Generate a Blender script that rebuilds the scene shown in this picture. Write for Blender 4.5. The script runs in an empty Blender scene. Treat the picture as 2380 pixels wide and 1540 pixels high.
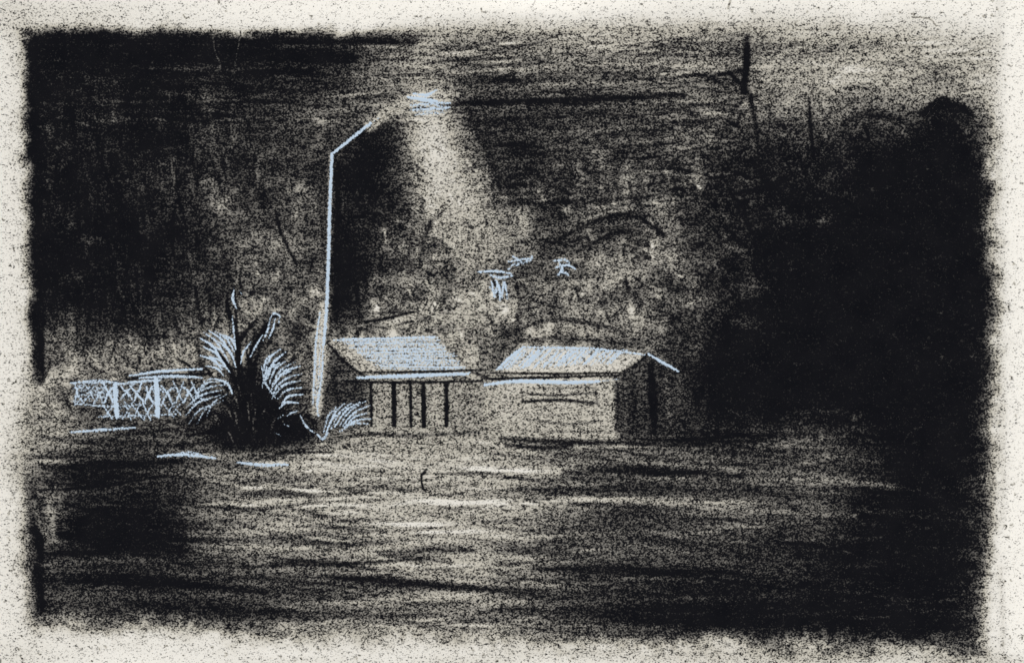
import bpy, math, numpy as np
# ------------------------------------------------------------------
# A charcoal and chalk drawing on cream paper.  1 drawing unit = 0.1 mm
# ------------------------------------------------------------------
U = 0.0001
X0, Y0, X1, Y1 = -100, -80, 2480, 1620
ST = 2.0
NX, NY = int((X1-X0)/ST)+1, int((Y1-Y0)/ST)+1
xs = X0+np.arange(NX)*ST
ys = Y0+np.arange(NY)*ST
PX, PY = np.meshgrid(xs, ys)
rng = np.random.default_rng(7)

def vnoise(sx, sy, seed):
    r = np.random.default_rng(seed)
    gx, gy = int((X1-X0)/sx)+3, int((Y1-Y0)/sy)+3
    g = r.standard_normal((gy, gx))
    fx, fy = (PX[0]-X0)/sx, (PY[:, 0]-Y0)/sy
    ix, iy = fx.astype(int), fy.astype(int)
    tx, ty = fx-ix, fy-iy
    tx = tx*tx*(3-2*tx); ty = (ty*ty*(3-2*ty))[:, None]
    a = g[np.ix_(iy, ix)]*(1-tx)+g[np.ix_(iy, ix+1)]*tx
    b = g[np.ix_(iy+1, ix)]*(1-tx)+g[np.ix_(iy+1, ix+1)]*tx
    return a*(1-ty)+b*ty

def sig(v):
    return 1/(1+np.exp(-np.clip(v, -30, 30)))

# ---- tone of the drawing, 100-unit control grid ------------------
T = [
[8,8,8,8,8,8,8,8,15,42,45,42,42,42,42,42,38,46,50,52,52,58,72],
[8,8,8,8,8,8,8,9,18,42,44,42,42,42,42,42,36,46,50,52,52,58,72],
[8,10,8,8,10,9,12,18,38,46,26,32,35,30,30,34,24,42,48,50,50,46,60],
[8,10,9,10,14,16,22,26,16,52,26,18,19,22,25,26,24,27,28,25,22,15,28],
[7,10,10,14,18,22,22,9,14,58,40,15,20,22,23,22,16,13,17,11,6,6,12],
[6,8,10,16,20,20,24,12,18,42,44,24,20,19,23,23,13,12,14,7,5,4,8],
[6,8,10,14,22,30,28,10,18,32,48,42,30,26,34,30,18,11,6,5,4,4,8],
[8,10,12,12,20,27,28,12,24,38,50,36,32,34,40,34,14,11,6,5,4,4,8],
[18,28,28,28,38,30,36,42,46,50,44,44,46,46,40,18,8,8,4,4,3,5,10],
[48,42,42,38,32,14,26,30,40,44,44,50,50,44,34,18,8,8,5,5,5,5,10],
[40,34,24,22,24,12,20,38,43,44,42,42,38,35,28,15,12,14,15,11,7,6,12],
[24,12,14,24,33,36,40,50,58,58,54,44,33,23,24,30,28,25,27,14,6,6,12],
[13,9,9,15,36,44,47,52,54,52,52,40,34,28,24,28,28,23,25,10,6,6,12],
[18,14,12,17,30,37,35,34,38,42,46,36,29,22,20,19,16,14,10,8,6,6,14],
[18,17,15,14,15,18,25,30,36,40,38,26,18,13,10,9,8,8,7,7,6,6,16],
[20,18,15,16,16,18,26,32,36,38,36,26,18,13,10,9,8,8,7,7,6,6,16]]
T = np.array(T, float)/100
fx = np.clip((PX-100)/100, 0, 21.999); fy = np.clip(PY/100, 0, 14.999)
wx = vnoise(120, 90, 1)*0.13; wy = vnoise(120, 90, 2)*0.13
fx = np.clip(fx+wx, 0, 21.999); fy = np.clip(fy+wy, 0, 14.999)
ix, iy = fx.astype(int), fy.astype(int)
tx, ty = fx-ix, fy-iy
tx = tx*tx*(3-2*tx)*.6+tx*.4; ty = ty*ty*(3-2*ty)*.6+ty*.4
Lin = (T[iy, ix]*(1-tx)+T[iy, ix+1]*tx)*(1-ty)+(T[iy+1, ix]*(1-tx)+T[iy+1, ix+1]*tx)*ty

# scribble texture : horizontal on sky / ground, more vertical & blotchy in foliage
hz = vnoise(150, 9, 3)*.5+vnoise(70, 5, 4)*.4+vnoise(300, 26, 5)*.6
vt = vnoise(14, 60, 6)*.4+vnoise(44, 50, 8)*.8+vnoise(18, 20, 7)*.6+vnoise(90, 80, 9)*.5
fol = sig((PY-330)/60)*sig((980-PY)/25)
fol = np.maximum(fol, sig((620-PX)/60)*sig((PY-200)/60)*sig((980-PY)/25))
tex = hz*(1-fol)*.22+vt*fol*.30
Lc = Lin*np.exp(tex)
C = np.zeros_like(Lc)

def win(x0, y0, x1, y1, pad):
    a = max(0, int((min(x0, x1)-pad-X0)/ST)); b = min(NX, int((max(x0, x1)+pad-X0)/ST)+2)
    c = max(0, int((min(y0, y1)-pad-Y0)/ST)); d = min(NY, int((max(y0, y1)+pad-Y0)/ST)+2)
    return slice(c, d), slice(a, b)

def segmask(p, q, w0, w1, soft):
    s = win(p[0], p[1], q[0], q[1], max(w0, w1)+soft*2.5)
    x, y = PX[s], PY[s]
    dx, dy = q[0]-p[0], q[1]-p[1]
    t = np.clip(((x-p[0])*dx+(y-p[1])*dy)/(dx*dx+dy*dy+1e-6), 0, 1)
    d = np.hypot(x-p[0]-t*dx, y-p[1]-t*dy)
    w = (w0+(w1-w0)*t)/2
    return s, np.clip((w-d)/soft+.5, 0, 1)

def smooth(pts, n=6):
    if len(pts) < 3: return pts
    P = [np.array(p, float) for p in pts]
    P = [2*P[0]-P[1]]+P+[2*P[-1]-P[-2]]
    out = []
    for i in range(1, len(P)-2):
        for k in range(n):
            t = k/n
            a, b, c, d = P[i-1:i+3]
            out.append(tuple(.5*((2*b)+(c-a)*t+(2*a-5*b+4*c-d)*t*t+(3*b-3*c+d-a)*t**3)))
    out.append(tuple(P[-2]))
    return out

def pathmask(pts, w, soft, taper=0.0, n=6):
    pts = smooth(pts, n)
    n = len(pts)-1
    xx = [p[0] for p in pts]; yy = [p[1] for p in pts]
    S = win(min(xx), min(yy), max(xx), max(yy), (w if np.isscalar(w) else max(w))+soft*2.5+4)
    M = np.zeros_like(PX[S])
    for i in range(n):
        if np.isscalar(w):
            wa = w*(1-taper*abs(2*i/n-1)); wb = w*(1-taper*abs(2*(i+1)/n-1))
        else:
            wa = w[0]+(w[1]-w[0])*i/n; wb = w[0]+(w[1]-w[0])*(i+1)/n
        s, m = segmask(pts[i], pts[i+1], wa, wb, soft)
        r0, c0 = s[0].start-S[0].start, s[1].start-S[1].start
        v = M[r0:r0+m.shape[0], c0:c0+m.shape[1]]
        np.maximum(v, m[:v.shape[0], :v.shape[1]], out=v)
    return S, M

def coal(pts, w, val, a=.9, soft=5, taper=.4, n=6):
    S, M = pathmask(pts, w, soft, taper, n)
    Lc[S] = Lc[S]*(1-M*a)+val*M*a
def chalk(pts, w=6, a=.85, soft=4, taper=.4):
    S, M = pathmask(pts, w+.8, soft, taper)
    C[S] = np.maximum(C[S], M*a)
def poly(pts):
    x, y = PX, PY
    ins = np.zeros(PX.shape, bool)
    n = len(pts)
    for i in range(n):
        xa, ya = pts[i]; xb, yb = pts[(i+1) % n]
        if ya == yb: continue
        c = ((ya > y) != (yb > y)) & (x < (xb-xa)*(y-ya)/(yb-ya)+xa)
        ins ^= c
    return ins
def blur(m, k):
    m = m.astype(float)
    for _ in range(2):
        for ax in (0, 1):
            acc = np.zeros_like(m)
            for o in range(-k, k+1): acc += np.roll(m, o, ax)
            m = acc/(2*k+1)
    return m
def fill(pts, val, a=.8, k=3):
    global Lc
    m = blur(poly(pts), k)*a
    Lc = Lc*(1-m)+val*m
def dust(pts, a, k=3):
    global C
    C = np.maximum(C, blur(poly(pts), k)*a)
def glow(cx, cy, rx, ry, val, a, rot=0):
    c, s = math.cos(rot), math.sin(rot)
    S = win(cx, cy, cx, cy, 2.6*max(rx, ry))
    dx, dy = PX[S]-cx, PY[S]-cy
    u, v = dx*c+dy*s, -dx*s+dy*c
    m = np.exp(-((u/rx)**2+(v/ry)**2))*a
    Lc[S] = Lc[S]*(1-m)+val*m

# ---- soft masses ---------------------------------------------------
rag = vnoise(40, 400, 61)*14+vnoise(15, 300, 62)*9
skyl = np.interp(PX, [1600, 1700, 1790, 1850, 1960, 2050, 2130, 2160, 2220, 2300], [420, 330, 285, 300, 285, 282, 300, 262, 255, 290])+rag
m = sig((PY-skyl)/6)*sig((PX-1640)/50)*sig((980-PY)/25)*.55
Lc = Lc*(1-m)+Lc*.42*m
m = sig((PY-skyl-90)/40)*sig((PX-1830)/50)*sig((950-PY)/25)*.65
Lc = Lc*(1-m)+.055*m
low = 785+vnoise(22, 400, 63)*24+vnoise(70, 400, 64)*18
m = sig((low-PY)/9)*sig((440-PX)/40)*sig((PY-250)/60)*.5
Lc = Lc*(1-m)+.07*m
m = sig((PY-low)/7)*sig((480-PX)/40)*sig((880-PY)/20)*.6
Lc = Lc*(1-m)+.40*m

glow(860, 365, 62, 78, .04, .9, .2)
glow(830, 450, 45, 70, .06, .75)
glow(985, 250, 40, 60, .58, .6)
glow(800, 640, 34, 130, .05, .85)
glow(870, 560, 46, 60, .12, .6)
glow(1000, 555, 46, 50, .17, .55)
glow(1290, 560, 70, 32, .13, .65)
glow(1470, 540, 60, 36, .12, .6)
glow(1240, 640, 60, 32, .13, .6)
glow(1150, 320, 70, 90, .12, .75, -.4)
glow(590, 620, 80, 90, .38, .5)
glow(300, 520, 130, 170, .06, .5)
glow(470, 780, 80, 70, .42, .5)
glow(270, 1220, 170, 75, .05, .8)
glow(120, 1190, 28, 70, .38, .8)
glow(2010, 620, 330, 230, .04, .5)
glow(2180, 300, 60, 50, .04, .6)
glow(1900, 880, 330, 90, .035, .7)

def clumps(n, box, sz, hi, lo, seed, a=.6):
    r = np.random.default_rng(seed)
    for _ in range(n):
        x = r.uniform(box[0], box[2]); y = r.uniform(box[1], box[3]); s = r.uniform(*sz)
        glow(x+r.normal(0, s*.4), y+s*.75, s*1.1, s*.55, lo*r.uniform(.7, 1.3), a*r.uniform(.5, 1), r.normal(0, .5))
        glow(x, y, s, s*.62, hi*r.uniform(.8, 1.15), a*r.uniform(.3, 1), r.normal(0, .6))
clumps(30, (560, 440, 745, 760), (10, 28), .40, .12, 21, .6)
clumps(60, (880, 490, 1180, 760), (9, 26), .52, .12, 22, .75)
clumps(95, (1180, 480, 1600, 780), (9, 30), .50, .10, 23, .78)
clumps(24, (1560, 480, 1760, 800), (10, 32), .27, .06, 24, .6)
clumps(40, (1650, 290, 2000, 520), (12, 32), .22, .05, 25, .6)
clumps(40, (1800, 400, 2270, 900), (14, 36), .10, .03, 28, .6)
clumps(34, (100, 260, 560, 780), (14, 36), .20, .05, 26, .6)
glow(1435, 645, 44, 28, .62, .75)
glow(1345, 728, 74, 30, .50, .6)
glow(1540, 500, 40, 40, .36, .5)
glow(1540, 600, 26, 80, .38, .5)
glow(1390, 775, 90, 20, .5, .5)

def scatter(n, box, ang, aj, ln, w, dv, seed, light=.4, cap=.3):
    r = np.random.default_rng(seed)
    for _ in range(n):
        x = r.uniform(box[0], box[2]); y = r.uniform(box[1], box[3])
        a = math.radians(ang+r.normal(0, aj)); l = r.uniform(*ln)/2
        bx = r.normal(0, l*.08)
        p = [(x-l*math.cos(a), y-l*math.sin(a)), (x+bx*math.sin(a), y+bx), (x+l*math.cos(a), y+l*math.sin(a))]
        S, M = pathmask(p, r.uniform(*w), 5, .6, 3)
        f = math.exp(-abs(r.normal(0, dv))) if r.random() > light else math.exp(min(cap, abs(r.normal(0, dv*.7))))
        Lc[S] = Lc[S]*(1+(f-1)*M)
scatter(240, (80, 80, 1000, 300), 1, 3, (60, 280), (4, 14), .4, 11, .5)
scatter(420, (1050, 90, 1760, 480), -2, 6, (40, 200), (3, 9), .45, 12, .45)
scatter(140, (1700, 90, 2290, 260), -15, 14, (30, 120), (3, 9), .22, 13)
scatter(300, (80, 250, 560, 850), 84, 12, (30, 140), (4, 12), .45, 14, .5)
scatter(700, (560, 380, 1640, 790), 60, 45, (8, 36), (3, 8), .8, 15, .45, .5)
scatter(360, (1620, 260, 2290, 1000), 40, 50, (16, 80), (4, 12), .55, 16, .6, .45)
scatter(430, (70, 1000, 2280, 1470), 1, 4, (80, 420), (4, 15), .42, 17, .45, .4)
scatter(120, (70, 780, 480, 1000), 5, 30, (20, 90), (4, 9), .3, 18)
scatter(60, (1180, 900, 1560, 1010), 3, 8, (20, 90), (3, 6), .2, 19)
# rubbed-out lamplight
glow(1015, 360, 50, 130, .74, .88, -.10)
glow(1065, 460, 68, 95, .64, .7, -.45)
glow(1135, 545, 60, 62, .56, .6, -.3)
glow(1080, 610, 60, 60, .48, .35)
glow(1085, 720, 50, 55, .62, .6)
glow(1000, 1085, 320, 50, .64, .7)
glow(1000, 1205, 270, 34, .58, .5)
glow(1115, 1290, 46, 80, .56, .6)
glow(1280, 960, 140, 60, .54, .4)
scatter(80, (960, 330, 1150, 720), 65, 25, (10, 40), (3, 7), .5, 20, .3)
scatter(120, (650, 1050, 1400, 1260), 1, 4, (60, 260), (4, 11), .32, 27, .35, .12)

# ---- explicit dark strokes ----------------------------------------
coal([(70, 85), (75, 300), (84, 600), (90, 880)], 34, .02, .95, 8, .1)
coal([(66, 1130), (84, 1220), (90, 1440)], 30, .02, .9, 9, .1)
coal([(62, 1370), (88, 1400), (92, 1440)], 36, .02, .8, 9)
coal([(90, 88), (500, 86), (960, 92)], 28, .03, .9, 9, .1)
coal([(150, 125), (500, 128), (820, 135)], 40, .04, .7, 12)
coal([(1736, 86), (1735, 150), (1728, 214)], 17, .02, .98, 6, .2)
coal([(1590, 174), (1640, 178), (1690, 205)], 10, .07, .85)
coal([(1692, 168), (1716, 190), (1735, 215)], 11, .04, .9)
coal([(1735, 205), (1750, 250), (1762, 340)], 14, .05, .75, 8)
coal([(1740, 215), (1790, 260), (1850, 330)], 10, .08, .6, 7)
coal([(1728, 225), (1690, 290), (1660, 370)], 10, .08, .6, 8)
coal([(1070, 195), (1180, 190), (1330, 178)], 12, .09, .7, 8)
coal([(1060, 240), (1200, 236), (1400, 230), (1590, 222)], 18, .05, .88, 9)
coal([(1080, 290), (1300, 265), (1500, 270)], 16, .10, .6, 9)
coal([(1075, 215), (1100, 280), (1140, 360), (1180, 450)], 20, .09, .6, 14)
coal([(1880, 230), (1884, 290), (1892, 370)], 10, .04, .85)
coal([(2145, 262), (2175, 245), (2220, 250), (2255, 262)], 26, .03, .9, 9)
coal([(2170, 240), (2190, 228), (2205, 236)], 12, .04, .8, 7)
coal([(1960, 292), (2000, 268), (2060, 272), (2120, 292)], 22, .06, .7, 12)
coal([(640, 490), (655, 545), (688, 612)], 9, .05, .9)
coal([(838, 600), (830, 680), (842, 742)], 12, .05, .7, 7)
coal([(835, 748), (890, 742), (962, 724)], 7, .03, .95, 4)
coal([(830, 728), (900, 726), (950, 722)], 5, .10, .7, 4)
for i in range(5):
    x = 975+i*13; coal([(x-6, 722), (x+6, 700)], 4, .05, .9, 3)
    coal([(x+22, 640), (x+34, 620)], 4, .07, .85, 3)
coal([(1280, 566), (1400, 508), (1480, 505), (1545, 545)], 14, .05, .85, 8)
coal([(1340, 585), (1420, 545), (1450, 540)], 10, .06, .8, 7)
coal([(1400, 520), (1430, 500), (1490, 495), (1530, 520)], 9, .08, .7, 6)
coal([(1215, 760), (1290, 742), (1370, 752), (1450, 770)], 11, .09, .7, 7)
coal([(1210, 690), (1205, 740), (1212, 790)], 9, .12, .6, 7)
coal([(1030, 490), (1000, 520), (985, 560), (975, 620)], 12, .09, .6, 8)
coal([(1860, 380), (1900, 430), (1950, 455)], 7, .2, .4, 8)
coal([(1690, 430), (1740, 520), (1760, 590)], 14, .04, .7, 9)
# ground
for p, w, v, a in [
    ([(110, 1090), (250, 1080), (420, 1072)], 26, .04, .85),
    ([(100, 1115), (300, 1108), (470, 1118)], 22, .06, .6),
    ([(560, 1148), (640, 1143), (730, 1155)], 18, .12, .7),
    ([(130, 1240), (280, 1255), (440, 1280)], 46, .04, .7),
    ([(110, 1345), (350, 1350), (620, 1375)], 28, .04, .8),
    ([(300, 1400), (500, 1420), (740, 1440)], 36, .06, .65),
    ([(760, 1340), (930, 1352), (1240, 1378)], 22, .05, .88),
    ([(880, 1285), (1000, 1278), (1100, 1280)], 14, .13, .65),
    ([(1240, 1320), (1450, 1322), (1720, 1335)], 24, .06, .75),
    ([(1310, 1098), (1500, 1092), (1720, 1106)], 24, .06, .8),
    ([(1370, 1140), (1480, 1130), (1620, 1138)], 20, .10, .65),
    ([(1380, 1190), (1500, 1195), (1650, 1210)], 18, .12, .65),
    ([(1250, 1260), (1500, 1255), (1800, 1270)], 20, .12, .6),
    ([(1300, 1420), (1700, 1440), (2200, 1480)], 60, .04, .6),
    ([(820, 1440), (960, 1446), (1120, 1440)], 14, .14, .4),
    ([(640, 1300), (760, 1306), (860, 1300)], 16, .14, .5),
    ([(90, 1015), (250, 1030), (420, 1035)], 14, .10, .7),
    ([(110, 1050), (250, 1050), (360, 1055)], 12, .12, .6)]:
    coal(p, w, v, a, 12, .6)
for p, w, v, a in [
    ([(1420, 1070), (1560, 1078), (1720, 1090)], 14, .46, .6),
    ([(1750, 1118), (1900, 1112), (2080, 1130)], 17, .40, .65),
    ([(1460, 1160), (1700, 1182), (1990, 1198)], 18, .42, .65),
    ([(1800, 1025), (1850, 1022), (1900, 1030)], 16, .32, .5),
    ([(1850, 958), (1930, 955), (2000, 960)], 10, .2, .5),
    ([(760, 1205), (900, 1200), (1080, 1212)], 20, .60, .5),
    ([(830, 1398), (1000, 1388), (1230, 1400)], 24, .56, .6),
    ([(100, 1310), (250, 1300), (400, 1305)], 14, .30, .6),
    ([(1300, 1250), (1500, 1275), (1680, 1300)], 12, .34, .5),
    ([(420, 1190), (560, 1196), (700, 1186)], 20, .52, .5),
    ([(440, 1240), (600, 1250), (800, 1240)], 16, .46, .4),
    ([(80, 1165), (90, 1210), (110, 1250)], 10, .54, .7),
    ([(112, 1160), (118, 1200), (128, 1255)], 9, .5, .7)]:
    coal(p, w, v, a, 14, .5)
coal([(992, 1090), (980, 1105), (982, 1130), (988, 1140)], 4.5, .02, 1, 3, 0)
coal([(978, 1106), (990, 1098)], 3.5, .05, .9, 3, 0); coal([(944, 1138), (956, 1140)], 4, .08, .9, 3)

# ---- houses --------------------------------------------------------
H1_roof = [(764, 786), (1016, 779), (1092, 860), (836, 868), (764, 806)]
H1_wall = [(766, 868), (1128, 872), (1128, 1012), (770, 1008)]
H1_gable = [(764, 800), (836, 868), (770, 872)]
H2_roof = [(1148, 864), (1214, 802), (1502, 820), (1448, 866)]
H2_side = [(1502, 820), (1576, 866), (1572, 985), (1535, 1022), (1440, 1018), (1440, 868)]
H2_wall = [(1134, 868), (1440, 868), (1440, 1022), (1176, 1022), (1134, 1000)]
fill(H1_wall, .48, .8, 3)
fill([(766, 868), (858, 872), (855, 950), (768, 955)], .10, .8, 5)
fill([(1045, 890), (1128, 885), (1130, 1000), (1048, 1000)], .42, .7, 5)
fill(H1_roof, .60, .75, 2)
fill(H1_gable, .16, .8, 4)
fill(H2_wall, .58, .8, 4)
fill(H2_side, .13, .8, 5)
fill(H2_roof, .70, .9, 2)
coal([(764, 800), (800, 840), (838, 868)], 8, .05, .9)
coal([(775, 868), (780, 920), (790, 960)], 14, .05, .7, 8)
coal([(836, 865), (960, 864), (1130, 859)], 5, .03, .97, 4)
coal([(800, 886), (950, 888), (1120, 885)], 7, .06, .9, 4)
for x, t, w in ((862, 890, 6), (915, 892, 11), (954, 893, 7), (984, 893, 11), (1037, 893, 10)):
    coal([(x, t), (x+1, 940), (x+1, 988)], w, .03, .97, 4, .1)
coal([(968, 892), (970, 960)], 4, .2, .6, 3)
coal([(760, 1022), (860, 1008), (960, 1012), (1110, 1004)], 8, .12, .7, 6)
coal([(1016, 779), (1055, 820), (1094, 858)], 5, .18, .5, 4)
coal([(1092, 862), (1140, 880), (1200, 884)], 6, .08, .7)
coal([(1130, 880), (1250, 877), (1440, 872)], 6, .03, .95, 4)
coal([(1140, 866), (1290, 868), (1450, 866)], 6, .06, .92, 4)
coal([(1448, 864), (1480, 845), (1506, 822)], 6, .04, .92, 4)
coal([(1315, 822), (1317, 850)], 4, .08, .85, 3)
coal([(1212, 933), (1300, 929), (1388, 937)], 8, .06, .9, 5)
coal([(1225, 915), (1300, 918), (1385, 912)], 6, .13, .8, 4)
coal([(1212, 903), (1216, 930)], 5, .12, .7, 4); coal([(1384, 903), (1388, 934)], 5, .12, .7, 4)
coal([(1225, 903), (1300, 901), (1380, 900)], 6, .2, .55, 4)
coal([(1245, 962), (1300, 966)], 4, .18, .75, 4)
coal([(1225, 975), (1320, 985), (1400, 978)], 6, .18, .6, 5)
coal([(1190, 1000), (1300, 1002), (1420, 1004)], 5, .22, .55, 5)
coal([(1432, 890), (1436, 950), (1434, 1000)], 12, .10, .8, 7)
coal([(1470, 870), (1474, 940), (1470, 1010)], 7, .05, .6, 6)
coal([(1452, 880), (1456, 940), (1454, 1000)], 7, .30, .6, 6)
coal([(1546, 870), (1552, 930), (1556, 980)], 12, .32, .6, 7)
coal([(1512, 850), (1518, 930), (1520, 1000)], 22, .03, .85, 9)
coal([(1165, 1018), (1300, 1026), (1530, 1030)], 13, .04, .85, 10, .5)
coal([(1175, 1034), (1260, 1040), (1330, 1036)], 12, .03, .85, 8)
coal([(1150, 895), (1142, 950), (1165, 1010)], 5, .28, .5, 5)
coal([(1200, 793), (1300, 786), (1480, 800)], 10, .12, .65, 6)
# chalk on roofs
dust([(790, 786), (1012, 780), (1080, 856), (880, 858)], .36, 2)
dust([(1158, 858), (1214, 805), (1440, 815), (1400, 838), (1250, 850)], .30, 3)
for i in range(14):
    t = i/13; y = 786+t*70
    xl = 790+t*95+rng.uniform(-8, 8); xr = 1012+t*72+rng.uniform(-7, 7)
    chalk([(xl, y+rng.uniform(-1, 2)), ((xl+xr)/2, y+rng.uniform(-1, 2.5)), (xr, y+rng.uniform(-3, 2))], 3.2, rng.uniform(.6, 1), 2.5, .3)
chalk([(775, 790), (900, 786), (1012, 782)], 5, .9)
chalk([(832, 877), (950, 873), (1088, 868)], 9, 1.0, 4, .4)
chalk([(1078, 872), (1092, 866)], 6, .8)
for i in range(28):
    t = i/27
    xb = 1158+t*265+rng.uniform(-4, 4); yb = 860-rng.uniform(0, 4)-t*14
    l = 52-10*t-rng.uniform(0, 12)
    chalk([(xb, yb), (xb+l*.5, yb-l*.52), (xb+l*.95, max(yb-l*1.02, 804+t*10))], 4, rng.uniform(.55, 1), 2.6, .3)
chalk([(1216, 806), (1300, 808), (1400, 812), (1498, 824)], 6, .8)
chalk([(1155, 858), (1185, 830), (1216, 806)], 6, 1)
chalk([(1126, 894), (1200, 886), (1320, 888), (1392, 886)], 9, 1.0, 4, .4)
chalk([(1400, 884), (1442, 880)], 5, .5)
chalk([(1506, 822), (1540, 842), (1576, 862)], 7, .95)

# ---- street lamp ---------------------------------------------------
pole_pts = [(771, 358), (766, 480), (763, 600), (757, 720), (746, 830), (734, 965)]
coal([(787, 380), (784, 560), (780, 740)], 14, .04, .85, 7, .2)
coal([(769, 362), (764, 560), (757, 720)], 11, .45, .7, 4, 0)
fill([(743, 700), (765, 700), (747, 965), (723, 965), (731, 800)], .66, .9, 2)
chalk([(772, 358), (767, 470), (764, 590), (759, 720), (752, 800)], 7.5, .95, 4, .15)
chalk([(744, 725), (735, 790), (731, 870), (727, 940)], 6, .8, 4)
chalk([(752, 800), (747, 880), (738, 940), (740, 965)], 6.5, .75, 4)
chalk([(745, 760), (742, 860), (733, 920)], 6, .5, 4)
arm_pts = [(772, 358), (820, 320), (862, 286)]
arm_pts2 = [(862, 286), (900, 258), (950, 236)]
coal([(860, 292), (900, 262), (950, 240)], 30, .58, .9, 10, .1)
coal([(800, 305), (860, 265), (900, 235)], 18, .38, .6, 12)
chalk(arm_pts, 7, .95, 4, .2)
chalk([(790, 340), (862, 292)], 4, .6, 3)
chalk([(862, 286), (884, 272)], 4, .5, 3)
dust([(950, 236), (1040, 236), (1046, 262), (962, 268)], .38, 3)
for p, w, a in [([(948, 226), (985, 232), (1016, 236)], 9, 1), ([(962, 218), (990, 222), (1014, 210)], 7, .9), ([(955, 246), (1000, 240), (1046, 240)], 7, .75),
             ([(955, 256), (1000, 254), (1046, 250)], 7, .8), ([(965, 268), (1000, 264), (1035, 262)], 5, .6), ([(990, 224), (1005, 240), (1030, 252)], 5, .7)]:
    chalk(p, w, a, 4, .4)

# ---- fence -----------------------------------------------------------
fill([(165, 884), (465, 876), (470, 968), (180, 975)], .22, .7, 6)
coal([(296, 880), (380, 872), (486, 868)], 7, .03, .95, 4)
coal([(330, 868), (400, 860), (480, 854)], 3.5, .05, .8, 3)
coal([(440, 890), (460, 930), (430, 985)], 14, .07, .7, 8)
dust([(168, 888), (262, 888), (262, 932), (175, 930)], .38, 4)
dust([(270, 895), (440, 888), (400, 965), (240, 965)], .20, 5)
chalk([(300, 873), (360, 864), (410, 860), (470, 857)], 6, .95)
chalk([(325, 878), (400, 874), (470, 877)], 7, .85)
chalk([(165, 890), (230, 886), (275, 890)], 9, .7)
chalk([(275, 893), (330, 886), (375, 882)], 7, .8)
for i in range(13):
    x = 172+i*23+rng.uniform(-3, 3)
    a = .65+.35*rng.random()
    j = lambda: rng.uniform(-7, 7)
    if i in (4, 8): continue
    chalk([(x+j(), 893+j()), (x+12, 914+j()), (x+24+j(), 934+j())], 5.8, a, 4, .4)
    chalk([(x+24+j(), 893+j()), (x+10, 914+j()), (x+j(), 934+j())], 5.8, a, 4, .4)
    if 2 < i < 11:
        chalk([(x+j(), 938+j()), (x+22+j(), 970+j())], 5.4, a*.9, 4, .4)
        chalk([(x+22+j(), 938+j()), (x+j(), 968+j())], 5.4, a*.9, 4, .4)
for i in range(14):
    x = 165+rng.uniform(0, 85); y = 893+rng.uniform(0, 40)
    chalk([(x, y), (x+rng.uniform(15, 40), y+rng.uniform(-10, 10))], 5, .5, 4)
chalk([(175, 938), (260, 944), (330, 940)], 6, .6)
chalk([(230, 968), (300, 966), (410, 962)], 6, .6)
chalk([(268, 892), (269, 930), (273, 968)], 12, .98, 5, .2)
chalk([(362, 880), (366, 925), (366, 966)], 13, .98, 5, .2)
chalk([(352, 905), (366, 900), (380, 910)], 6, .8)
chalk([(165, 1004), (230, 999), (315, 993)], 7, .75)
chalk([(368, 1060), (430, 1056), (500, 1064)], 8, .85)
chalk([(405, 1054), (440, 1050), (470, 1056)], 4, .7)
chalk([(552, 1074), (610, 1080), (668, 1079)], 8, .85)

# ---- spiky plants ----------------------------------------------------
body = [(540, 905), (556, 850), (598, 838), (628, 880), (650, 930), (700, 965), (745, 1005), (715, 1040), (620, 1050), (530, 1048), (480, 1020), (505, 985), (530, 960)]
fill([(470, 900), (545, 880), (560, 1040), (430, 1020)], .12, .65, 9)
fill(body, .045, .9, 8)
plant_strokes = []
def leaf(p, w=9, v=.035):
    plant_strokes.append(p); coal(p, w, v, .92, 5, .6)
for p in ([(560, 910), (552, 820), (548, 725)], [(578, 890), (588, 810), (632, 738)], [(566, 890), (556, 800), (598, 740)], [(598, 930), (622, 860), (668, 815)],
          [(556, 910), (530, 850), (488, 800)], [(540, 950), (500, 915), (455, 925)], [(540, 980), (490, 960), (440, 990)], [(620, 960), (672, 935), (708, 905)],
          [(640, 1000), (700, 965), (735, 985)], [(560, 1000), (500, 1000), (450, 1010)], [(548, 760), (530, 720), (528, 690)], [(590, 820), (612, 770), (615, 745)]):
    leaf(p, 13)
for i in range(34):
    x = rng.uniform(450, 700); y = rng.uniform(790, 1000)
    sx = (x-575)/120
    leaf([(x, y), (x+sx*22, y-24), (x+sx*48, y-38)], 5)
for i in range(34):
    x = rng.uniform(500, 710); y = rng.uniform(870, 1035); sx = (x-590)/110
    coal([(x, y), (x+sx*14, y-16), (x+sx*30, y-26)], 3, .32, .75, 3, .5)
fans = []
def cl(p, w=5, a=.8, g=0):
    fans.append((g, p)); chalk(p, w, a, 3.2, .6)
for tx_, ty_, bx, by in ((466, 786, 512, 832), (474, 772, 524, 830), (486, 768, 535, 822), (500, 770, 545, 818), (474, 806, 520, 846), (490, 800, 532, 842), (505, 792, 545, 838),
                       (466, 826, 516, 858), (486, 828, 530, 858), (515, 800, 548, 852), (520, 778, 549, 812), (496, 846, 536, 866), (478, 850, 520, 872)):
    cl([(tx_, ty_), ((tx_+bx)/2+6, (ty_+by)/2-5), (bx, by)], rng.uniform(4.6, 6.6), rng.uniform(.7, 1), 0)
cl([(545, 672), (541, 695), (550, 716)], 7, .85, 0); cl([(540, 735), (543, 765), (546, 795)], 5, .7, 0); cl([(556, 675), (563, 684)], 4, .6, 0)
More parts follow.
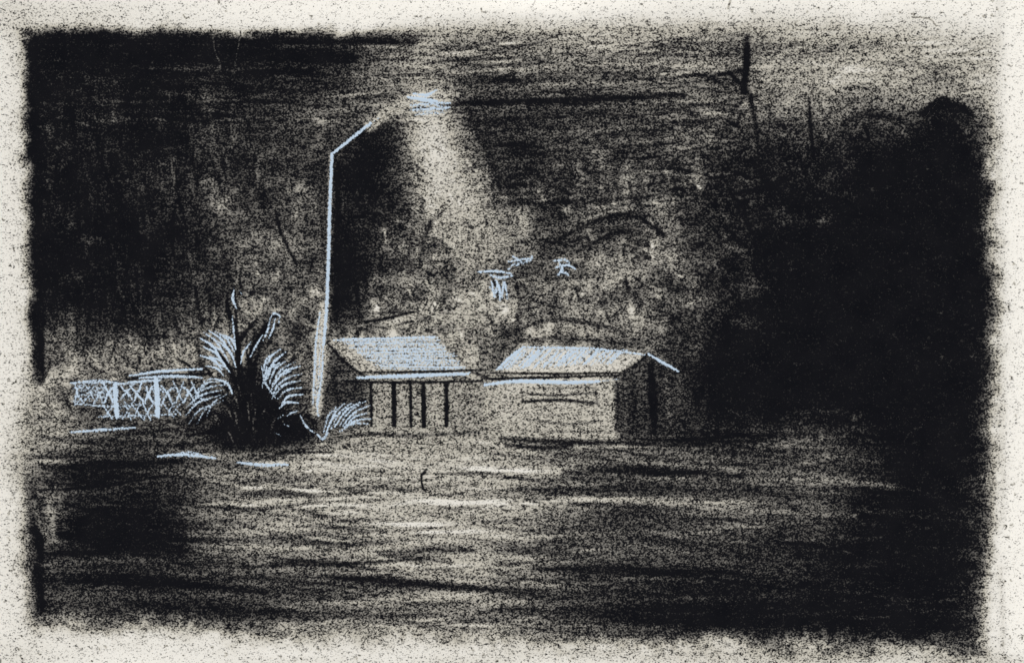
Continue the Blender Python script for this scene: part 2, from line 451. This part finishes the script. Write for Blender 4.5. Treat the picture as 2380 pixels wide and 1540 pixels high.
for tx_, ty_, bx, by in ((452, 912, 524, 884), (442, 928, 530, 892), (434, 946, 520, 905), (430, 966, 512, 918), (438, 986, 505, 935), (458, 984, 520, 930), (480, 970, 530, 915), (466, 900, 515, 880)):
    cl([(tx_, ty_), ((tx_+bx)/2-8, (ty_+by)/2-8), (bx, by)], 4.6, rng.uniform(.55, .85), 0)
cl([(500, 880), (528, 890), (542, 918)], 6, .9, 0)
for p in ([(628, 742), (636, 728), (650, 734), (648, 752)], [(628, 742), (622, 768), (612, 790)], [(610, 778), (594, 806), (582, 830)], [(560, 846), (566, 818), (584, 794)], [(640, 740), (634, 765), (625, 785)]):
    cl(p, 5, .8, 1)
for tx_, ty_, bx, by in ((640, 818, 612, 868), (652, 812, 618, 862), (664, 818, 622, 880), (650, 842, 616, 890), (668, 836, 626, 892), (686, 840, 632, 896), (698, 850, 640, 890),
                       (702, 868, 640, 905), (698, 884, 638, 918), (702, 900, 646, 926), (678, 860, 628, 912), (672, 878, 632, 926), (704, 916, 655, 938), (640, 845, 610, 900), (694, 936, 650, 948)):
    cl([(bx, by), ((tx_+bx)/2-7, (ty_+by)/2-7), (tx_, ty_)], rng.uniform(4.6, 6.6), rng.uniform(.65, 1), 1)
for p in ([(608, 850), (618, 890), (640, 925)], [(668, 966), (680, 958), (692, 954)], [(698, 965), (712, 990), (730, 1005)], [(640, 1005), (652, 1012)], [(660, 985), (672, 990)], [(646, 972), (658, 964)]):
    cl(p, 5, .75, 1)
fill([(750, 1012), (770, 960), (800, 940), (860, 945), (858, 985), (800, 1008)], .18, .65, 5)
fans2 = []
for tx_, ty_, bx, by in ((782, 945, 752, 1005), (800, 938, 762, 1000), (818, 936, 770, 996), (836, 934, 778, 992), (850, 932, 788, 990), (860, 942, 796, 990), (858, 958, 800, 994), (862, 972, 796, 1000),
                         (856, 984, 790, 1002), (790, 960, 758, 1008)):
    p = [(bx, by), ((tx_+bx)/2-4, (ty_+by)/2-8), (tx_, ty_)]
    fans2.append(p); chalk(p, 4.8, rng.uniform(.6, .95), 3.2, .5)
chalk([(738, 1008), (750, 1020), (762, 1004)], 6, .9)

# ---- chalk-lit leaves -------------------------------------------------
lit1 = [[(1113, 632), (1150, 630), (1190, 636)], [(1140, 640), (1165, 646), (1190, 640)], [(1142, 655), (1146, 675), (1150, 690)], [(1150, 690), (1158, 662), (1166, 692)], [(1166, 692), (1172, 655), (1180, 694)],
        [(1152, 650), (1160, 670), (1162, 698)], [(1140, 668), (1152, 684)]]
lit2 = [[(1182, 608), (1205, 604), (1238, 600)], [(1190, 596), (1210, 606), (1200, 618)], [(1182, 625), (1196, 612)], [(1215, 612), (1232, 604), (1236, 594)]]
lit3 = [[(1288, 606), (1312, 604), (1322, 610)], [(1292, 622), (1318, 616), (1336, 624)], [(1296, 638), (1312, 632), (1322, 640)], [(1300, 610), (1306, 625), (1298, 638)]]
for g, w in ((lit1, 6), (lit2, 5), (lit3, 6)):
    for p in g: chalk(p, w, .8, 4, .3)

# ---- sheet edges -------------------------------------------------------
e1 = vnoise(60, 40, 31)*4+vnoise(14, 14, 32)*3
left = np.interp(PY, [50, 300, 600, 900, 1120, 1300, 1440], [54, 60, 68, 74, 58, 62, 72])+e1
right = np.interp(PY, [60, 300, 700, 1100, 1400, 1500], [2296, 2300, 2308, 2300, 2290, 2284])+e1*1.5
top = np.interp(PX, [60, 500, 950, 1150, 1700, 2300], [70, 74, 78, 66, 62, 84])+e1
bot = np.interp(PX, [60, 300, 760, 1250, 1700, 2000, 2290], [1440, 1448, 1468, 1476, 1490, 1500, 1508])+e1*2
sl = np.interp(PY, [850, 920, 1100, 1150], [5, 26, 26, 7])
stp = np.interp(PX, [850, 1050, 2300], [5, 13, 20])
sb = np.interp(PX, [60, 700, 800, 1300, 1500, 2300], [9, 12, 17, 17, 10, 13])
inside = sig((PX-left)/sl)*sig((right-PX)/9)*sig((PY-top)/stp)*sig((bot-PY)/sb)
Lo = np.full(PX.shape, .905)
dl = np.maximum(0, left-PX); dr = np.maximum(0, PX-right); dt = np.maximum(0, top-PY); db = np.maximum(0, PY-bot)
prox = np.exp(-dl/22-dr/22-dt/22-db/38)
sm = .5+.5*np.tanh(vnoise(180, 60, 41)*.8+vnoise(60, 30, 42)*.5)
Lo -= prox*(.08+.14*sm)
Lo -= .06*np.exp(-((PX-20)/60)**2)
Lo -= .10*np.exp(-((PX-120)/300)**2-((PY-30)/50)**2)
Lo += .06*np.exp(-((PX-1250)/200)**2-((PY-10)/40)**2)
Lo -= np.clip((PY-1470)/70, 0, 1)*.05*(1+vnoise(200, 30, 43))
Lo -= .14*np.exp(-((PX-1900)/420)**2-((PY-1525)/22)**2)
Lo -= .10*np.exp(-((PX-2330)/9)**2)*(.5+.5*np.tanh(vnoise(20, 90, 44)+.4))*(.4+.6*sig((PY-1000)/200))
Lo -= .05*np.exp(-((PX-2318)/10)**2)*sig((500-PY)/80)
Li = np.interp(np.clip(Lc, .015, .76), [0, .06, .1, .2, .35, .5, .76], [.015, .062, .105, .212, .385, .56, .80])
L = Li*inside+np.clip(Lo, 0, .96)*(1-inside)
r = np.random.default_rng(99)
Lc = L
for _ in range(150):
    side = r.integers(0, 4)
    x, y = [(r.uniform(0, 2380), r.uniform(0, 60)), (r.uniform(0, 2380), r.uniform(1480, 1540)), (r.uniform(0, 55), r.uniform(0, 1540)), (r.uniform(2305, 2380), r.uniform(0, 1540))][side]
    a = r.uniform(0, 6.28); l = r.uniform(1, 7) if r.random() < .85 else r.uniform(8, 16)
    coal([(x, y), (x+l*.5*math.cos(a)+r.normal(0, 2), y+l*.5*math.sin(a)), (x+l*math.cos(a+.6), y+l*math.sin(a+.6))], 2.6, .3, .7, 2.5, 0)
coal([(2120, 40), (2160, 44), (2175, 60)], 3, .3, .7, 2.5, 0); coal([(1698, 0), (1692, 20)], 4, .3, .7, 3, 0)
coal([(492, 60), (500, 120), (512, 150), (500, 165)], 2.6, .32, .7, 2.5, 0)
coal([(560, 70), (552, 120), (545, 155)], 2.6, .28, .7, 2.5, 0)
L = Lc

# ---- tone -> grain coverage ------------------------------------------
def lin(s): return np.where(s < .04, s/12.92, ((s+.055)/1.055)**2.4)
Bs = L+np.interp(L, [0, .06, .2, .4, .55, .7, .85, 1], [.14, .17, .20, .20, .16, .085, .025, .01])
black = .006
cov = np.clip(1-(lin(L)-black)/(lin(Bs)-black), .01, .985)
def probit(p):
    q = np.where(p < .5, p, 1-p); t = np.sqrt(-2*np.log(q))
    v = t-(2.30753+.27061*t)/(1+.99229*t+.04481*t*t)
    return np.where(p < .5, -v, v)
A = np.clip(probit(cov), -2.4, 2.2)
k = np.clip((L-.6)/.25, 0, 1)
warm = np.array([1.0, .95, .82]); cream = np.array([1.0, .972, .90]); brown = np.array([1.0, .955, .90])
k2 = np.clip(L/.55, 0, 1)
tint = brown*(1-k2[..., None])+warm*k2[..., None]
tint = tint*(1-k[..., None])+cream*k[..., None]
base = lin(Bs)[..., None]*tint*1.06

# ---- which mark belongs to which thing --------------------------------
lab = np.zeros(PX.shape, int)
def tag(i, mask): lab[mask] = i
def tag_path(i, pts, w):
    S, M = pathmask(pts, w, 2)
    v = lab[S]; v[M > .4] = i
ins = inside > .5
horizon = np.interp(PX, [0, 450, 760, 1130, 1540, 1700, 2300], [985, 1010, 1010, 1012, 1015, 985, 965])+vnoise(60, 40, 50)*4
tag(1, ins); tag(2, ins & (PY > horizon))
ed = vnoise(34, 30, 51)*.16+vnoise(90, 80, 52)*.12
def ell(cx, cy, rx, ry): return ((PX-cx)/rx)**2+((PY-cy)/ry)**2 < 1+ed
above = ins & (PY <= horizon)
tag(20, (ell(300, 500, 260, 330) | ell(150, 620, 130, 240)) & above & (PY < low+10))
tag(22, ell(640, 620, 95, 170) & above)
tag(24, (ell(980, 640, 190, 180) | ell(850, 560, 90, 140)) & above & (PY < 800))
tag(26, (ell(1390, 650, 240, 165) | ell(1240, 640, 110, 110)) & above & (PY < 815))
tag(28, (ell(2040, 600, 350, 380) | ell(1760, 640, 150, 330) | ell(2180, 420, 150, 215) | ell(1900, 880, 420, 130)) & above & (PX > 1575) & (PY > skyl))
tag_path(23, [(640, 490), (655, 545), (688, 612)], 10)
tag_path(25, [(838, 600), (830, 680), (842, 742)], 14)
tag_path(27, [(1280, 566), (1400, 508), (1480, 505), (1545, 545)], 13)
tag_path(30, [(1736, 86), (1735, 150), (1728, 214), (1750, 260), (1762, 340)], 16)
tag_path(31, [(1590, 174), (1640, 178), (1690, 205), (1728, 214)], 10)
for g, i in ((lit1, 32), (lit2, 33), (lit3, 34)):
    for p in g: tag_path(i, p, 8)
tag(42, poly([(165, 884), (465, 876), (470, 970), (230, 975), (175, 940)]))
tag_path(43, [(298, 876), (380, 867), (480, 864)], 22)
tag_path(40, [(268, 888), (269, 930), (273, 970)], 13); tag_path(41, [(362, 878), (366, 925), (366, 970)], 14)
tag(51, poly(H1_wall)); tag(50, poly(H1_roof)); tag(52, poly(H1_gable))
tag_path(53, [(830, 877), (950, 874), (1090, 868)], 9)
for n, (x, t) in enumerate(((915, 884), (954, 884), (984, 884), (1037, 884))):
    tag_path(54+n, [(x, t+6), (x+1, 940), (x+1, 990)], 9)
tag(61, poly(H2_wall)); tag(62, poly(H2_side)); tag(60, poly(H2_roof))
tag(63, poly([(1212, 900), (1388, 900), (1388, 940), (1212, 940)]))
tag_path(64, [(1126, 893), (1200, 887), (1320, 888), (1440, 882)], 9)
tag_path(65, [(1506, 821), (1540, 841), (1576, 863)], 8)
S, M = pathmask(pole_pts, (9, 30), 2); v = lab[S]; v[M > .4] = 70
tag_path(71, arm_pts+arm_pts2[1:], 12)
tag(72, poly([(944, 218), (965, 208), (1016, 206), (1030, 232), (1050, 238), (1046, 256), (1030, 270), (960, 272), (950, 245)]))
tag(80, poly(body))
for p in plant_strokes: tag_path(80, p, 13)
for g, p in fans: tag_path(81+g, p, 7)
tag(85, poly([(735, 1018), (755, 985), (800, 945), (830, 960), (855, 985), (800, 1010)]))
for p in fans2: tag_path(86, p, 7)

# ------------------------------------------------------------------
#  materials
# ------------------------------------------------------------------
def pigment(name):
    m = bpy.data.materials.new(name); m.use_nodes = True
    nt = m.node_tree; N = nt.nodes; Lk = nt.links; N.clear()
    out = N.new('ShaderNodeOutputMaterial'); bs = N.new('ShaderNodeBsdfPrincipled')
    bs.inputs['Roughness'].default_value = .95
    bs.inputs['Specular IOR Level'].default_value = .03
    Lk.new(bs.outputs[0], out.inputs[0])
    geo = N.new('ShaderNodeNewGeometry')
    ca = N.new('ShaderNodeAttribute'); ca.attribute_name = 'paper_tone'
    cg = N.new('ShaderNodeAttribute'); cg.attribute_name = 'pigment'
    sep = N.new('ShaderNodeSeparateColor'); Lk.new(cg.outputs['Color'], sep.inputs[0])
    def math_(op, a, b=None, clamp=False):
        n = N.new('ShaderNodeMath'); n.operation = op; n.use_clamp = clamp
        for i, v in enumerate((a, b)):
            if v is None: continue
            if isinstance(v, (int, float)): n.inputs[i].default_value = v
            else: Lk.new(v, n.inputs[i])
        return n.outputs[0]
    def noise(sx, sz, sc, det, off, ro=.6):
        mp = N.new('ShaderNodeVectorMath'); mp.operation = 'MULTIPLY_ADD'
        Lk.new(geo.outputs['Position'], mp.inputs[0])
        mp.inputs[1].default_value = (sx/U, .2/U, sz/U); mp.inputs[2].default_value = (off, off*.7, off*1.3)
        n = N.new('ShaderNodeTexNoise'); n.inputs['Scale'].default_value = sc
        n.inputs['Detail'].default_value = det; n.inputs['Roughness'].default_value = ro
        Lk.new(mp.outputs[0], n.inputs['Vector']); return n.outputs['Fac']
    f = noise(.75, 1, .31, 2, 3.1)
    c = noise(.55, 1.2, .085, 2, 17.7)
    g = math_('ADD', math_('MULTIPLY', math_('SUBTRACT', f, .5), 8.0), math_('MULTIPLY', math_('SUBTRACT', c, .5), 3.2))
    a = math_('MULTIPLY', math_('SUBTRACT', sep.outputs[0], .5), 6.0*.82)
    mk = math_('ADD', math_('MULTIPLY', math_('ADD', a, g), .62), .5, True)
    ch = noise(1, .9, .21, 2, 41.3)
    cm = math_('ADD', math_('MULTIPLY', math_('ADD', math_('SUBTRACT', math_('MULTIPLY', sep.outputs[1], 1.55), .60),
               math_('MULTIPLY', math_('SUBTRACT', ch, .5), 3.6)), 1.7), .10, True)
    cm = math_('MULTIPLY', cm, math_('MULTIPLY', sep.outputs[1], 3.0, True))
    v = noise(.3, .3, .05, 2, 5.0)
    coalc = N.new('ShaderNodeMix'); coalc.data_type = 'RGBA'
    coalc.inputs[6].default_value = (.003, .0035, .0055, 1); coalc.inputs[7].default_value = (.009, .009, .011, 1); Lk.new(v, coalc.inputs[0])
    m1 = N.new('ShaderNodeMix'); m1.data_type = 'RGBA'
    Lk.new(mk, m1.inputs[0]); Lk.new(ca.outputs['Color'], m1.inputs[6]); Lk.new(coalc.outputs[2], m1.inputs[7])
    m2 = N.new('ShaderNodeMix'); m2.data_type = 'RGBA'
    Lk.new(cm, m2.inputs[0]); Lk.new(m1.outputs[2], m2.inputs[6])
    m2.inputs[7].default_value = (.49, .60, .72, 1)
    Lk.new(m2.outputs[2], bs.inputs['Base Color'])
    b = N.new('ShaderNodeBump'); b.inputs['Strength'].default_value = .2; b.inputs['Distance'].default_value = 2*U
    Lk.new(f, b.inputs['Height']); Lk.new(b.outputs[0], bs.inputs['Normal'])
    return m
MAT = pigment('charcoal_and_chalk_on_paper')

lc = lab[:-1, :-1]
idx = np.arange(NX*NY).reshape(NY, NX)
f4 = np.stack([idx[:-1, :-1], idx[1:, :-1], idx[1:, 1:], idx[:-1, 1:]], -1)
flatx, flaty = PX.ravel(), PY.ravel()
Ar = (A/6+.5).ravel(); Cr = C.ravel(); Br = base.reshape(-1, 3)
emb = (np.clip(C, 0, 1)*.35).ravel()

def piece(name, i, layer, origin=None, parent=None):
    F = f4[lc == i]
    if len(F) == 0:
        print('EMPTY', name, i); return None
    u, inv = np.unique(F, return_inverse=True)
    inv = inv.reshape(-1)
    x = (flatx[u]-1190)*U; z = (770-flaty[u])*U; y = -(layer*.25+emb[u])*U
    o = origin if origin is not None else ((x.min()+x.max())/2, 0, z.min())
    co = np.stack([x-o[0], y-o[1], z-o[2]], -1).astype(np.float32)
    n = len(u)
    me = bpy.data.meshes.new(name)
    me.vertices.add(n); me.vertices.foreach_set('co', co.ravel())
    nf = len(F)
    me.loops.add(nf*4); me.loops.foreach_set('vertex_index', inv.astype(np.int32))
    me.polygons.add(nf); me.polygons.foreach_set('loop_start', np.arange(0, nf*4, 4, dtype=np.int32))
    me.update(calc_edges=True)
    a = me.color_attributes.new('paper_tone', 'FLOAT_COLOR', 'POINT')
    d = np.ones((n, 4), np.float32); d[:, :3] = Br[u]; a.data.foreach_set('color', d.ravel())
    a = me.color_attributes.new('pigment', 'FLOAT_COLOR', 'POINT')
    d = np.zeros((n, 4), np.float32); d[:, 0] = Ar[u]; d[:, 1] = Cr[u]; d[:, 3] = 1; a.data.foreach_set('color', d.ravel())
    me.materials.append(MAT)
    ob = bpy.data.objects.new(name, me); bpy.context.scene.collection.objects.link(ob)
    if parent is not None:
        ob.parent = parent; ob.location = (o[0]-parent.location[0], o[1]-parent.location[1], o[2]-parent.location[2])
    else: ob.location = o
    return ob

def thing(name, cx, cy, label, cat, parts, layer, group=None):
    e = bpy.data.objects.new(name, None); bpy.context.scene.collection.objects.link(e)
    e.empty_display_size = .005
    e.location = ((cx-1190)*U, 0, (770-cy)*U)
    e['label'] = label; e['category'] = cat
    if group: e['group'] = group
    for pn, i in parts:
        piece(pn, i, layer, None, e)
    return e

def solo(name, i, layer, **k):
    o = piece(name, i, layer)
    for a, b in k.items(): o[a] = b
    return o
paper = solo('drawing_paper', 0, 0, label='cream sheet of grainy paper with smudged charcoal edges', category='paper')
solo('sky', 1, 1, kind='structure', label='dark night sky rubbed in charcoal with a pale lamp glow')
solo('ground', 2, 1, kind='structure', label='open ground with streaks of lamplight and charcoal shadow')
TG = 'trees around the houses'
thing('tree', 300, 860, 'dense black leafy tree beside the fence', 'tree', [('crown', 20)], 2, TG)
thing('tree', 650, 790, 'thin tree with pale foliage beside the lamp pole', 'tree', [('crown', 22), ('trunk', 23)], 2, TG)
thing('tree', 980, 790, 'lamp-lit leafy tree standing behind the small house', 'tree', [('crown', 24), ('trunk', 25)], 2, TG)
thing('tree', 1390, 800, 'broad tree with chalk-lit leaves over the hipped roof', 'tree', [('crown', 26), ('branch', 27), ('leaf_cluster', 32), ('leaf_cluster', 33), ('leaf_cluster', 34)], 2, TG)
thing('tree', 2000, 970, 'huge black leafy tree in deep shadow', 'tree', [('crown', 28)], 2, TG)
thing('bare_tree', 1745, 330, 'bare black tree top rising above dark foliage', 'tree', [('trunk', 30), ('branch', 31)], 3)
thing('lattice_fence', 320, 970, 'white lattice fence with two posts beside spiky plant', 'fence', [('lattice_panel', 42), ('rail', 43), ('post', 40), ('post', 41)], 4)
thing('house', 950, 1010, 'small house with pale ribbed roof and veranda posts', 'house',
      [('roof', 50), ('wall', 51), ('gable', 52), ('gutter', 53), ('post', 54), ('post', 55), ('post', 56), ('post', 57)], 4, 'small roadside houses')
thing('house', 1340, 1020, 'small pale house with hipped roof and dark side wall', 'house',
      [('roof', 60), ('wall', 61), ('side_wall', 62), ('window', 63), ('gutter', 64), ('roof_edge', 65)], 4, 'small roadside houses')
thing('street_lamp', 734, 965, 'tall white street lamp with bent arm, lit', 'street lamp', [('pole', 70), ('arm', 71), ('lamp_head', 72)], 6)
thing('spiky_plant', 600, 1050, 'large dark spiky plant with lit blade leaves', 'plant', [('stem', 80), ('leaf_cluster', 81), ('leaf_cluster', 82)], 5, 'spiky garden plants')
thing('spiky_plant', 780, 1018, 'small spiky plant at the foot of street lamp', 'plant', [('stem', 85), ('leaf_cluster', 86)], 5, 'spiky garden plants')

# extend sheet of paper well past the frame (joined into the paper mesh)
import bmesh
bm = bmesh.new(); bm.from_mesh(paper.data)
lt = bm.verts.layers.float_color['paper_tone']; lp = bm.verts.layers.float_color['pigment']
def quad(xa, ya, xb, yb):
    vs = []
    for x, y in ((xa, ya), (xa, yb), (xb, yb), (xb, ya)):
        v = bm.verts.new(((x-1190)*U-paper.location.x, 0.00004, (770-y)*U-paper.location.z))
        v[lt] = (.80, .77, .69, 1); v[lp] = (.13, 0, 0, 1); vs.append(v)
    bm.faces.new(vs)
quad(-420, -360, 2800, 1900)
bm.to_mesh(paper.data); bm.free()

# ---- camera, light -----------------------------------------------------
sc = bpy.context.scene
cam = bpy.data.cameras.new('Camera'); co = bpy.data.objects.new('Camera', cam); sc.collection.objects.link(co)
cam.sensor_width = 36; cam.lens = 50; cam.clip_start = .01; cam.clip_end = 50
d = 2380*U*50/36
co.location = (0, -d, 0); co.rotation_euler = (math.radians(90), 0, 0); sc.camera = co
w = bpy.data.worlds.new('World'); sc.world = w; w.use_nodes = True
nt = w.node_tree; bg = nt.nodes['Background']; sky = nt.nodes.new('ShaderNodeTexSky'); sky.sky_type = 'NISHITA'; sky.sun_disc = False
sky.sun_elevation = math.radians(35); sky.sun_rotation = math.radians(195)
nt.links.new(sky.outputs[0], bg.inputs[0]); bg.inputs[1].default_value = .085
sl_ = bpy.data.lights.new('Sun', 'SUN'); sl_.energy = 3.0; sl_.angle = math.radians(.5); sl_.color = (1, .98, .95)
so = bpy.data.objects.new('Sun', sl_); sc.collection.objects.link(so)
so.rotation_euler = (math.radians(55), 0, math.radians(-15))
sc.view_settings.view_transform = 'Standard'; sc.view_settings.look = 'None'; sc.view_settings.exposure = 0
